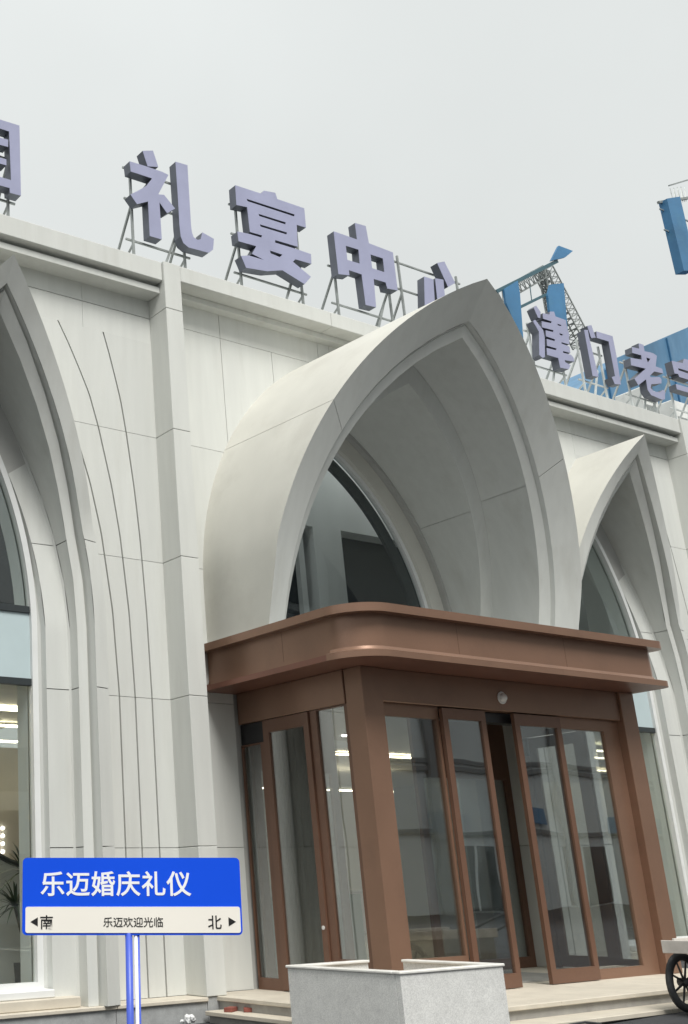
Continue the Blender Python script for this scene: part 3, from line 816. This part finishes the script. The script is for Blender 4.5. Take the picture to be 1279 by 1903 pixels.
# ------------------------------------------------------------------ rooftop letters
LET = {'jin': [([(16.646, 10.915), (16.722, 10.979), (16.82, 10.875), (16.775, 10.745), (16.72, 10.741)], []), ([(16.559, 10.632), (16.624, 10.677), (16.768, 10.546), (16.801, 10.515), (16.81, 10.38), (16.72, 9.98), (16.652, 9.95), (16.581, 9.987), (16.679, 10.456)], []), ([(16.873, 10.868), (17.07, 10.888), (17.093, 10.954), (17.211, 10.984), (17.231, 10.893), (17.517, 10.889), (17.513, 10.707), (17.546, 10.615), (17.515, 10.548), (17.492, 10.403), (17.266, 10.394), (17.266, 10.365), (17.481, 10.361), (17.476, 10.231), (17.265, 10.222), (17.263, 10.187), (17.481, 10.198), (17.541, 10.157), (17.549, 10.08), (17.269, 10.046), (17.273, 10.008), (17.419, 9.982), (17.346, 9.888), (17.106, 9.864), (17.097, 10.046), (16.795, 10.041), (16.815, 10.176), (17.078, 10.193), (17.094, 10.231), (16.84, 10.226), (16.86, 10.362), (17.081, 10.37), (17.097, 10.409), (16.858, 10.411), (16.874, 10.532), (17.083, 10.548), (17.1, 10.587), (16.788, 10.57), (16.803, 10.692), (17.07, 10.719), (17.094, 10.759), (16.859, 10.756)], [[(17.244, 10.752), (17.357, 10.754), (17.343, 10.729), (17.251, 10.721)], [(17.255, 10.57), (17.352, 10.568), (17.329, 10.533), (17.257, 10.539)]])], 'lao': [([(19.426, 10.802), (19.657, 10.823), (19.673, 10.939), (19.82, 10.942), (19.815, 10.807), (20.013, 10.826), (20.105, 10.825), (20.198, 10.797), (20.084, 10.551), (20.286, 10.547), (20.293, 10.451), (20.001, 10.43), (19.824, 10.301), (19.844, 10.275), (20.14, 10.345), (20.192, 10.308), (20.164, 10.217), (19.816, 10.125), (19.771, 10.038), (19.846, 9.988), (20.052, 10.008), (20.168, 10.086), (20.227, 10.068), (20.172, 9.895), (20.08, 9.864), (19.743, 9.89), (19.663, 9.98), (19.675, 10.196), (19.389, 10.016), (19.307, 10.129), (19.736, 10.426), (19.289, 10.398), (19.308, 10.552), (19.67, 10.598), (19.68, 10.691), (19.407, 10.677)], [[(19.83, 10.677), (19.959, 10.682), (19.867, 10.588), (19.841, 10.594)]])], 'li': [([(8.314, 11.265), (8.496, 11.331), (8.573, 11.086), (8.387, 11.033)], []), ([(8.079, 11.013), (8.364, 11.025), (8.638, 11.027), (8.745, 11.012), (8.544, 10.628), (8.645, 10.653), (8.825, 10.487), (8.679, 10.366), (8.556, 10.503), (8.559, 9.912), (8.357, 9.908), (8.36, 10.455), (8.169, 10.353), (8.065, 10.474), (8.173, 10.556), (8.345, 10.7), (8.452, 10.857), (8.092, 10.852)], []), ([(8.888, 11.281), (9.102, 11.294), (9.096, 10.797), (9.091, 10.303), (9.098, 10.191), (9.123, 10.113), (9.192, 10.09), (9.249, 10.118), (9.29, 10.241), (9.492, 10.193), (9.461, 10.011), (9.376, 9.937), (9.023, 9.921), (8.934, 9.965), (8.895, 10.06), (8.885, 10.241), (8.89, 10.645)], [])], 'men': [([(18.016, 10.817), (18.127, 10.844), (18.129, 10.622), (18.189, 9.924), (18.019, 9.906)], []), ([(18.135, 10.928), (18.266, 10.975), (18.327, 10.737), (18.183, 10.693)], []), ([(18.386, 10.877), (18.866, 10.895), (18.869, 10.503), (18.835, 9.911), (18.65, 9.881), (18.594, 10.007), (18.705, 10.051), (18.711, 10.75), (18.363, 10.74)], [])], 'xin': [([(13.88, 10.783), (14.095, 10.787), (14.019, 10.067), (13.772, 10.058)], []), ([(14.142, 10.822), (14.343, 10.849), (14.307, 10.354), (14.374, 10.263), (14.697, 10.257), (14.67, 10.121), (14.246, 10.102), (14.111, 10.197)], []), ([(14.249, 11.137), (14.433, 11.217), (14.63, 10.865), (14.435, 10.736)], []), ([(14.838, 10.754), (14.983, 10.759), (15.08, 10.519), (14.905, 10.441)], [])], 'yan': [([(9.979, 11.245), (10.472, 11.259), (10.537, 11.331), (10.764, 11.367), (10.795, 11.266), (11.337, 11.274), (11.33, 10.931), (11.142, 10.925), (11.118, 10.537), (10.672, 10.522), (10.662, 10.476), (11.116, 10.488), (11.377, 10.484), (11.365, 10.314), (11.044, 10.303), (10.987, 10.244), (11.327, 10.081), (11.182, 9.92), (10.758, 10.038), (10.456, 9.938), (10.055, 9.885), (9.978, 10.057), (10.124, 10.105), (10.418, 10.112), (10.191, 10.152), (10.286, 10.306), (9.953, 10.293), (9.945, 10.451), (10.16, 10.476), (10.401, 10.485), (10.421, 10.525), (10.188, 10.516), (10.173, 10.932), (9.971, 10.905)], [[(10.178, 11.075), (11.12, 11.098), (11.107, 11.059), (10.191, 11.038)], [(10.385, 10.883), (10.921, 10.899), (10.908, 10.861), (10.398, 10.848)], [(10.391, 10.706), (10.926, 10.726), (10.914, 10.688), (10.404, 10.671)], [(10.544, 10.309), (10.788, 10.308), (10.732, 10.25), (10.555, 10.263)]])], 'yuan': [([(5.673, 10.937), (6.328, 10.966), (6.334, 9.901), (6.173, 9.894), (6.169, 9.962), (5.823, 9.947), (5.819, 9.88), (5.688, 9.877)], [[(5.832, 10.814), (6.171, 10.818), (6.192, 10.086), (5.849, 10.078)]]), ([(5.861, 10.661), (6.156, 10.685), (6.155, 10.575), (5.86, 10.553)], []), ([(5.885, 10.365), (6.126, 10.376), (6.125, 10.286), (5.884, 10.276)], [])], 'zhong': [([(11.918, 11.043), (12.416, 11.043), (12.412, 11.343), (12.65, 11.357), (12.674, 11.051), (13.205, 11.037), (13.201, 10.347), (12.966, 10.321), (12.947, 10.423), (12.683, 10.415), (12.658, 9.91), (12.433, 9.894), (12.425, 10.423), (12.154, 10.426), (12.149, 10.333), (11.917, 10.291)], [[(12.146, 10.854), (12.421, 10.862), (12.41, 10.61), (12.145, 10.602)], [(12.679, 10.85), (12.953, 10.856), (12.949, 10.606), (12.677, 10.603)]])], 'zi': [([(20.676, 10.801), (21.059, 10.835), (21.124, 10.946), (21.283, 10.957), (21.289, 10.857), (21.621, 10.856), (21.573, 10.656), (21.401, 10.669), (21.372, 10.7), (20.847, 10.684), (20.842, 10.64), (21.196, 10.637), (21.209, 10.503), (20.823, 10.493), (20.803, 10.551), (20.685, 10.537)], []), ([(20.649, 10.309), (21.441, 10.329), (21.421, 10.213), (20.651, 10.2)], [])]}
YL, TH = 11.15, .15
def letter(key, label, posts, ztop, sm='steel'):
    polys = LET[key]
    xs = [p[0] for o, _ in polys for p in o]; zs = [p[1] for o, _ in polys for p in o]
    t = empty('sign_letter', ((min(xs) + max(xs)) / 2, YL + .1, ZT), label, 'sign letter', 'raised roof sign letters')
    m, f = MB(), MB()
    for o, hs_ in polys:
        m.prism(o, hs_, YL + .006, YL + TH)
        cx, cz = sum(p[0] for p in o) / len(o), sum(p[1] for p in o) / len(o)
        f.prism(o, hs_, YL, YL + .0055)
    m.build('letter_return', M['side'], t)
    f.build('letter_face', M['face'], t)
    for x in posts:
        MB().bar((x, YL + TH + .03, ZT - .05), (x, YL + TH + .03, ztop), .022, 4).build('support_post', M[sm], t)
        MB().bar((x, YL + TH + .035, min(ztop - .15, 10.45)), (x, 12.05, ZT - .02), .02, 4).build('brace', M[sm], t)
        MB().bar((x, YL + TH + .035, 9.83), (x, 11.95, ZT + .0), .016, 4).build('brace', M[sm], t)
    a, b = min(posts) - .1, max(posts) + .12
    for z in (9.90, 10.55, 11.05):
        if z < ztop: MB().bar((a, YL + TH + .06, z), (b, YL + TH + .06, z), .018, 4).build('rail', M[sm], t)
    for x in posts[1:]:
        MB().bar((x - .45, YL + TH + .04, ZT - .03), (x - .12, YL + TH + .05, 10.2), .02, 4).build('brace', M[sm], t)
    return t
letter('yuan', 'lavender roof letter cut by the left edge, a closed box shape', (5.75, 6.24), 10.9)
letter('li', 'lavender roof letter with a long hooked stroke above the left pilaster', (8.20, 9.08), 11.1)
letter('yan', 'dense lavender roof letter with stacked bars between the hooked and box letters', (10.10, 11.29), 11.2)
letter('zhong', 'lavender roof letter of a box crossed by one upright stroke', (12.02, 13.20), 11.0)
letter('xin', 'lavender roof letter half hidden behind the big arch hood', (13.50, 14.9), 11.15)
letter('jin', 'lavender roof letter of many short bars just right of the big arch', (16.64, 17.45), 10.7, 'steel_white')
letter('men', 'lavender roof letter shaped like an open gate frame', (18.0, 18.63), 10.7, 'steel_white')
letter('lao', 'lavender roof letter with crossing diagonal strokes and a curled foot', (19.38, 20.1), 10.6, 'steel_white')
letter('zi', 'lavender roof letter cut by the right edge of the photo', (20.75, 21.5), 10.6, 'steel_white')

# roof units behind the right-hand letters
def unit(x, y, sx, sy, z, hgt, lab):
    t = empty('roof_unit', (x, y, z), lab, 'roof unit', 'white units on the roof')
    bx('casing', M['white_unit'], t, x - sx, x + sx, y - sy, y + sy, z, z + hgt, .02)
    for i in range(4): bx('louvre', M['steel'], t, x - sx * .8, x + sx * .8, y - sy - .012, y - sy - .002, z + hgt * (.2 + .16 * i), z + hgt * (.28 + .16 * i), 0)
unit(21.55, 12.5, .26, .3, 9.2, 1.62, 'white roof unit behind the letter with the curled foot')
unit(22.75, 12.5, .42, .3, 9.2, 1.55, 'white roof unit behind the letter cut by the right edge')

# ------------------------------------------------------------------ blue steelwork beyond the roof
YB = 18.0
def at(px_, py_, Y=YB):
    """a point of the far steelwork, from its bearing and elevation as seen from the street"""
    d = RIGHT * ((px_ - 114.06) / 2145.44) + FWD - UP * ((py_ - 945.05) / 2145.44)
    k = Y / d.y
    return (d.x * k, 1.4 + d.z * k)
BLUE = {'p1': [(25.671, 17.045), (26.35, 17.492), (26.352, 17.086), (26.151, 15.548), (25.963, 14.647), (25.732, 14.596), (25.922, 15.928), (25.666, 16.602)], 'p2': [(28.601, 19.272), (29.263, 19.283), (28.826, 18.948), (28.096, 18.623)], 'p3': [(27.847, 17.767), (28.501, 17.986), (28.268, 16.274), (27.722, 16.143), (27.588, 16.87), (27.639, 17.367)], 'b1': [(25.406, 16.925), (28.493, 18.758)], 'b2': [(26.354, 16.682), (27.666, 17.431)], 'b3': [(27.011, 17.543), (26.979, 17.081)], 't1': [(28.713, 18.826), (29.997, 16.631)], 't2': [(28.506, 18.649), (26.426, 17.33)], 't3': [(28.58, 18.7), (28.62, 15.934)], 'q': [(35.239, 20.259), (35.155, 22.975), (36.021, 23.335), (36.036, 21.976), (35.855, 20.429)], 'c': (27.694, 16.982), 'r': [(32.354, 16.42), (34.702, 18.047), (39.561, 20.386), (44.755, 22.88), (42.463, 16.866), (32.811, 15.043)], 'seamz': [17.459, 18.289, 18.939, 19.588, 20.238, 20.887, 21.535, 22.183, 22.832]}
tw = empty('steel_sign_frame', (BLUE['c'][0], YB, 9.2), 'blue steel frame with lattice trusses rising behind the big arch', 'steel frame')
for nm, key in (('side_panel', 'p1'), ('top_panel', 'p2'), ('inner_panel', 'p3')):
    MB().prism(BLUE[key], [], YB, YB + .07).build(nm, M['blue'], tw)
def b2(nm, a, b, r, mt, y=YB + .1): MB().bar((a[0], y, a[1]), (b[0], y, b[1]), r, 4).build(nm, M[mt], tw)
b2('top_beam', BLUE['b1'][0], BLUE['b1'][1], .075, 'teal')
b2('cross_beam', BLUE['b2'][0], BLUE['b2'][1], .055, 'teal')
b2('hanger', BLUE['b3'][0], BLUE['b3'][1], .014, 'teal')
def truss(a, b, wd, n, nm='lattice_truss', r=.022):
    a, b = Vector((a[0], 0, a[1])), Vector((b[0], 0, b[1]))
    d = (b - a); L = d.length; d.normalize(); u = Vector((-d.z, 0, d.x))
    m = MB(); y0, y1 = YB + .5, YB + .5 + wd
    C = [(u * wd / 2, y0), (u * -wd / 2, y0), (u * wd / 2, y1), (u * -wd / 2, y1)]
    P = lambda k, c: Vector(((a + d * L * k / n + c[0]).x, c[1], (a + d * L * k / n + c[0]).z))
    for c in C: m.bar(P(0, c), P(n, c), r, 4)
    for k in range(n):
        for p, q in ((0, 1), (1, 3), (3, 2), (2, 0)):
            m.bar(P(k, C[p]), P(k + 1, C[q]), r * .7, 3); m.bar(P(k, C[p]), P(k, C[q]), r * .7, 3)
    return m.build(nm, M['steel'], tw)
truss(*BLUE['t1'], .42, 14); truss(*BLUE['t2'], .36, 9); truss(*BLUE['t3'], .22, 16, r=.026)
hp = empty('steel_sign_frame', (BLUE['q'][0][0], YB, BLUE['q'][0][1]), 'tall blue steel panel with scaffold tubes at the right edge', 'steel frame')
MB().prism(BLUE['q'], [], YB, YB + .3).build('side_panel', M['blue'], hp)
m = MB()
q0, q1 = BLUE['q'][1], BLUE['q'][2]
for k in range(2):
    z = q0[1] - .35 - k * .8
    m.bar((q0[0] - .2, YB + .2, z), (q0[0] + 3, YB + .2, z + .05), .03, 4)
for x in (.9, 1.9, 2.9): m.bar((q0[0] + x, YB + .2, q0[1] - 1.6), (q0[0] + x, YB + .2, q0[1] + .3), .03, 4)
m.bar((q0[0] - .2, YB + .2, q0[1] - .1), (q0[0] + 3, YB + .2, q0[1] + 1.2), .06, 4)
for k in range(8):
    x = q0[0] + .75 + k * .12
    m.bar((x, YB + .2, q0[1] + .15 + k * .05), (x + (.1 if k % 2 else -.02), YB + .2, q0[1] + .75 + k * .05), .016, 3)
m.bar((q0[0] + .7, YB + .2, q0[1] + .85), (q0[0] + 2, YB + .2, q0[1] + 1.5), .03, 4)
m.build('scaffold', M['steel'], hp)
MB().bar((q0[0] + .9, YB + .25, 9.2), (q0[0] + .9, YB + .25, q0[1] - 8.9), .08, 6).build('support_column', M['teal'], hp)
bh = empty('blue_roofed_building', (BLUE['r'][1][0], YB + 3, 0), 'building with a faded blue sheet roof behind the right roof letters', 'building')
MB().prism(BLUE['r'], [], YB + 2.5, YB + 9).build('roof', M['blue_roof'], bh)
bx('wall', M['blue_roof'], bh, BLUE['r'][0][0] + .3, BLUE['r'][2][0] - .2, YB + 2.6, YB + 8.9, 0, BLUE['r'][0][1] - .01, 0)
for k in range(0, 9, 3):
    a = Vector((BLUE['r'][0][0] + 1.5 + 1.35 * k, 0, 0))
    bx('seam', M['blue'], bh, a.x, a.x + .05, YB + 2.44, YB + 2.496, 9.5, BLUE['seamz'][k] - .05, 0)

# ------------------------------------------------------------------ street name sign on its post
SC = Vector((3.868, 5.676, 1.3655)); U = Vector((.857, -.515, 0)).normalized(); NRM = Vector((-.515, -.857, 0)).normalized()
roll = math.radians(-1.4)
Zv = Vector((0, 0, 1)); U2 = U * math.cos(roll) + Zv * math.sin(roll); V2 = Zv * math.cos(roll) - U * math.sin(roll)
SW, SH = 1.231, .4135
sg = empty('street_sign', (3.86, 5.70, 0), 'blue and cream street name sign on a slim blue post', 'street sign')
def local(o):
    """frame at the sign's face: x along the sign, y up, z towards the street"""
    o.parent = sg
    o.matrix_parent_inverse = Matrix.Identity(4)
    return o
FRM = Matrix(((U2.x, V2.x, NRM.x, SC.x), (U2.y, V2.y, NRM.y, SC.y), (U2.z, V2.z, NRM.z, SC.z), (0, 0, 0, 1)))
def plate(nm, x0, x1, y0, y1, z0, z1, r, mt):
    m = MB(); P = []
    for cx, cy, a0 in ((x1 - r, y0 + r, -90), (x1 - r, y1 - r, 0), (x0 + r, y1 - r, 90), (x0 + r, y0 + r, 180)):
        for i in range(5):
            a = math.radians(a0 + 22.5 * i); P.append((cx + r * math.cos(a), cy + r * math.sin(a)))
    m.prism(P, [], z0, z1, axis='z')
    m.bm.transform(FRM)
    return m.build(nm, M[mt], sg)
plate('sign_board', -SW / 2, SW / 2, -SH / 2, SH / 2, -.03, 0, .025, 'sign_blue')
plate('lower_plate', -SW / 2 + .018, SW / 2 - .010, -SH / 2 + .012, -SH / 2 + .150, .0005, .004, .012, 'sign_cream')
def text(body, x, y, size, mt, off, sp=1.0, z=.0055):
    c = bpy.data.curves.new('lettering', 'FONT')
    c.body = body; c.size = size; c.align_x = 'LEFT'; c.align_y = 'BOTTOM_BASELINE'; c.offset = off; c.extrude = .0008
    c.space_character = sp; c.resolution_u = 4
    o = bpy.data.objects.new('lettering', c); COL.objects.link(o)
    bpy.context.view_layer.update()
    me = bpy.data.meshes.new_from_object(o.evaluated_get(bpy.context.evaluated_depsgraph_get()))
    bpy.data.objects.remove(o)
    me.materials.clear()
    me.transform(FRM @ Matrix.Translation((x, y, z)))
    return link('lettering', me, M[mt], sg)
pxm = SW / 406.0
text('乐迈婚庆礼仪', (75 - 245) * pxm, (1666 - 1661.5) * pxm, 46 * pxm, 'sign_white', .0022, 1.045, .0015)
text('南', (74 - 245) * pxm, (1666 - 1721.5) * pxm, 26 * pxm, 'sign_black', .0006)
text('北', (384 - 245) * pxm, (1666 - 1721.5) * pxm, 26 * pxm, 'sign_black', .0006)
text('乐迈欢迎光临', (191 - 245) * pxm, (1666 - 1718.5) * pxm, 18.6 * pxm, 'sign_black', .0003)
for s, x in ((-1, 64.5), (1, 429)):
    m = MB(); cx = (x - 245) * pxm; cy = (1666 - 1711) * pxm; a = 8 * pxm
    tri = [(cx + s * a * .9, cy), (cx - s * a * .8, cy + a), (cx - s * a * .8, cy - a)]
    m.prism(tri if s > 0 else tri[::-1], [], .0042, .0055, axis='z'); m.bm.transform(FRM)
    m.build('arrow', M['sign_black'], sg)
def pole(nm, off, r, mt, back):
    p = SC + U2 * off - NRM * back
    m = MB(); m.bar(p - V2 * 1.5, p - V2 * (SH / 2 - .012), r, 16); return m.build(nm, M[mt], sg)
pole('post', (238.5 - 245) * pxm, .0205, 'pole_blue', .016)
pole('white_strip', (251.5 - 245) * pxm, .0105, 'sign_white', .014)
pole('post_edge', (256.4 - 245) * pxm, .006, 'pole_blue', .012)

# ------------------------------------------------------------------ handcart at the right edge
ctz = .10
hc = empty('handcart', (12.4, 7.2, ctz), 'worn white handcart with a spoked wheel beside the steps', 'handcart')
def wheel(x, y, z, r):
    w_ = empty('wheel', (x, y, z)); w_.parent = hc; w_.location -= hc.location
    n = 28; m = MB(); k = 8; rt = .034
    m.grid([[(x + (r - rt + rt * math.cos(6.28319 * j / k)) * math.cos(6.28319 * i / n), y + rt * math.sin(6.28319 * j / k), z + (r - rt + rt * math.cos(6.28319 * j / k)) * math.sin(6.28319 * i / n)) for i in range(n + 1)] for j in range(k + 1)])
    m.build('tyre', M['rubber'], w_)
    m = MB(); rr = r - 2 * rt
    m.grid([[(x + q * math.cos(6.28319 * i / n), y + dy, z + q * math.sin(6.28319 * i / n)) for i in range(n + 1)] for q, dy in ((rr + .01, -.015), (rr - .012, -.015), (rr - .012, .015), (rr + .01, .015))])
    m.build('wheel_rim', M['dark_steel'], w_)
    for i in range(8):
        a = math.pi / 8 + i * math.pi / 4
        MB().bar((x, y, z), (x + rr * math.cos(a), y, z + rr * math.sin(a)), .013, 6, .009).build('spoke', M['dark_steel'], w_)
    MB().bar((x, y - .06, z), (x, y + .06, z), .04, 12).build('hub', M['dark_steel'], w_)
wheel(11.765, 7.50, ctz + .282, .285)
wheel(11.765, 6.72, ctz + .282, .285)
MB().bar((11.765, 6.66, ctz + .282), (11.765, 7.56, ctz + .282), .016, 8).build('axle', M['dark_steel'], hc)
bx('tray_floor', M['cart_white'], hc, 11.44, 13.3, 6.80, 7.42, .70, .725, .004)
bx('side_board', M['cart_white'], hc, 11.60, 13.3, 7.425, 7.45, .69, .80, .004)
bx('side_board', M['cart_white'], hc, 11.44, 13.3, 6.775, 6.798, .69, .80, .004)
bx('end_board', M['cart_white'], hc, 11.425, 11.45, 6.80, 7.46, .67, .79, .004)
bx('apron', M['riser'], hc, 11.9, 13.3, 7.36, 7.38, .42, .70, .004)
MB().bar((13.3, 6.9, .72), (14.3, 6.9, 1.0), .018, 8).build('handle', M['dark_steel'], hc)
MB().bar((13.3, 7.3, .72), (14.3, 7.3, 1.0), .018, 8).build('handle', M['dark_steel'], hc)
MB().bar((13.1, 7.1, .70), (13.1, 7.1, ctz), .018, 8).build('prop_leg', M['dark_steel'], hc)

# ------------------------------------------------------------------ bits lying about
for i, (x, y, rz, lab) in enumerate(((8.46, 10.62, .5, 'red brick nearest the pilaster on the lower step'), (8.58, 10.48, .9, 'red brick in the middle of three on the lower step'), (8.70, 10.33, .7, 'red brick farthest from the pilaster on the lower step'))):
    m = MB(); m.box(-.085, .085, -.045, .045, 0, .045, .004)
    m.bm.transform(Matrix.Translation((x, y, .1315)) @ Matrix.Rotation(rz, 4, 'Z'))
    tag(m.build('brick', M['brick']), lab, 'brick', 'red bricks on the lower step')
m = MB()
for q in range(9):
    c = Vector((8.02 + rnd.uniform(-.06, .06), 10.80 + rnd.uniform(-.05, .05), .07 + rnd.uniform(-.02, .035)))
    bmesh.ops.create_icosphere(m.bm, subdivisions=1, radius=rnd.uniform(.03, .06), matrix=Matrix.Translation(c) @ Matrix.Rotation(rnd.uniform(0, 3), 4, (1, .5, .2)) @ Matrix.Diagonal((1, .7, .8, 1)))
tag(m.build('plastic_bag', M['plastic']), 'crumpled white plastic bag on the ground by the plinth', 'bag')
m = MB()
pl = [(9.75, 7.55, .10), (10.0, 7.57, .115), (10.2, 7.56, .12), (10.35, 7.50, .10)]
for a, b in zip(pl[:-1], pl[1:]): m.bar(a, b, .012, 6)
tag(m.build('cable', M['rubber']), 'short black cable lying in front of the right-hand steps', 'cable')

# ------------------------------------------------------------------ the buildings across the street, seen only in the glass
sb = empty('street_building', (45, -16, 0), 'pale rendered building across the street mirrored in the glass', 'building')
bx('wall', M['bld_wall'], sb, 27, 80, -20, -14.02, 0, 21.5, 0)
lb = empty('street_building', (0, -17, 0), 'long lower building added across the street to the left to block low sky light', 'building')  # added to cut low sky light on the arch soffits
bx('wall', M['bld_wall'], lb, -60, 25.5, -24, -17.0, 0, 12.5, 0)
for k in range(20):
    for z0 in (1.0, 5.0, 9.0): bx('window', M['bld_win'], lb, -58 + 4.1 * k, -55.4 + 4.1 * k, -16.999, -16.95, z0, z0 + 1.9, 0)
for z in (3.1, 5.6, 5.9, 8.6, 12.6):
    bx('band', M['bld_line'], sb, 27, 80, -14.02 + .001, -13.9, z, z + .18, 0)
wi = None
for z0, z1 in ((9.4, 11.8), (13.2, 17.05)):
    for k in range(9):
        x = 31.2 + k * 5.35 + (1.4 if k == 0 else 0)
        wdt = (3.2 if k == 0 else 4.2)
        bx('window', M['bld_win'], sb, x + (0 if k else 0), x + wdt, -14.019, -13.97, z0, z1, 0)
for k in range(7):
    x = 30 + 7.0 * k
    bx('shop_front', M['bld_win'], sb, x, x + 2.9, -14.019, -13.96, .25, 2.7, 0)
    bx('shop_mullion', M['bld_wall'], sb, x + 1.4, x + 1.5, -13.959, -13.94, .25, 2.7, 0)
for x in (36.5, 44.2, 52.8, 61.0, 68.5):
    bx('wall_pier', M['bld_line'], sb, x, x + .5, -13.899, -13.75, 0, 21, 0)
for (x, z) in ((40, 4.4), (47.5, 4.1), (57, 4.3)):
    bx('shop_sign', M['blue_roof'], sb, x, x + 3.2, -13.9, -13.8, z - .9, z - .2, 0)
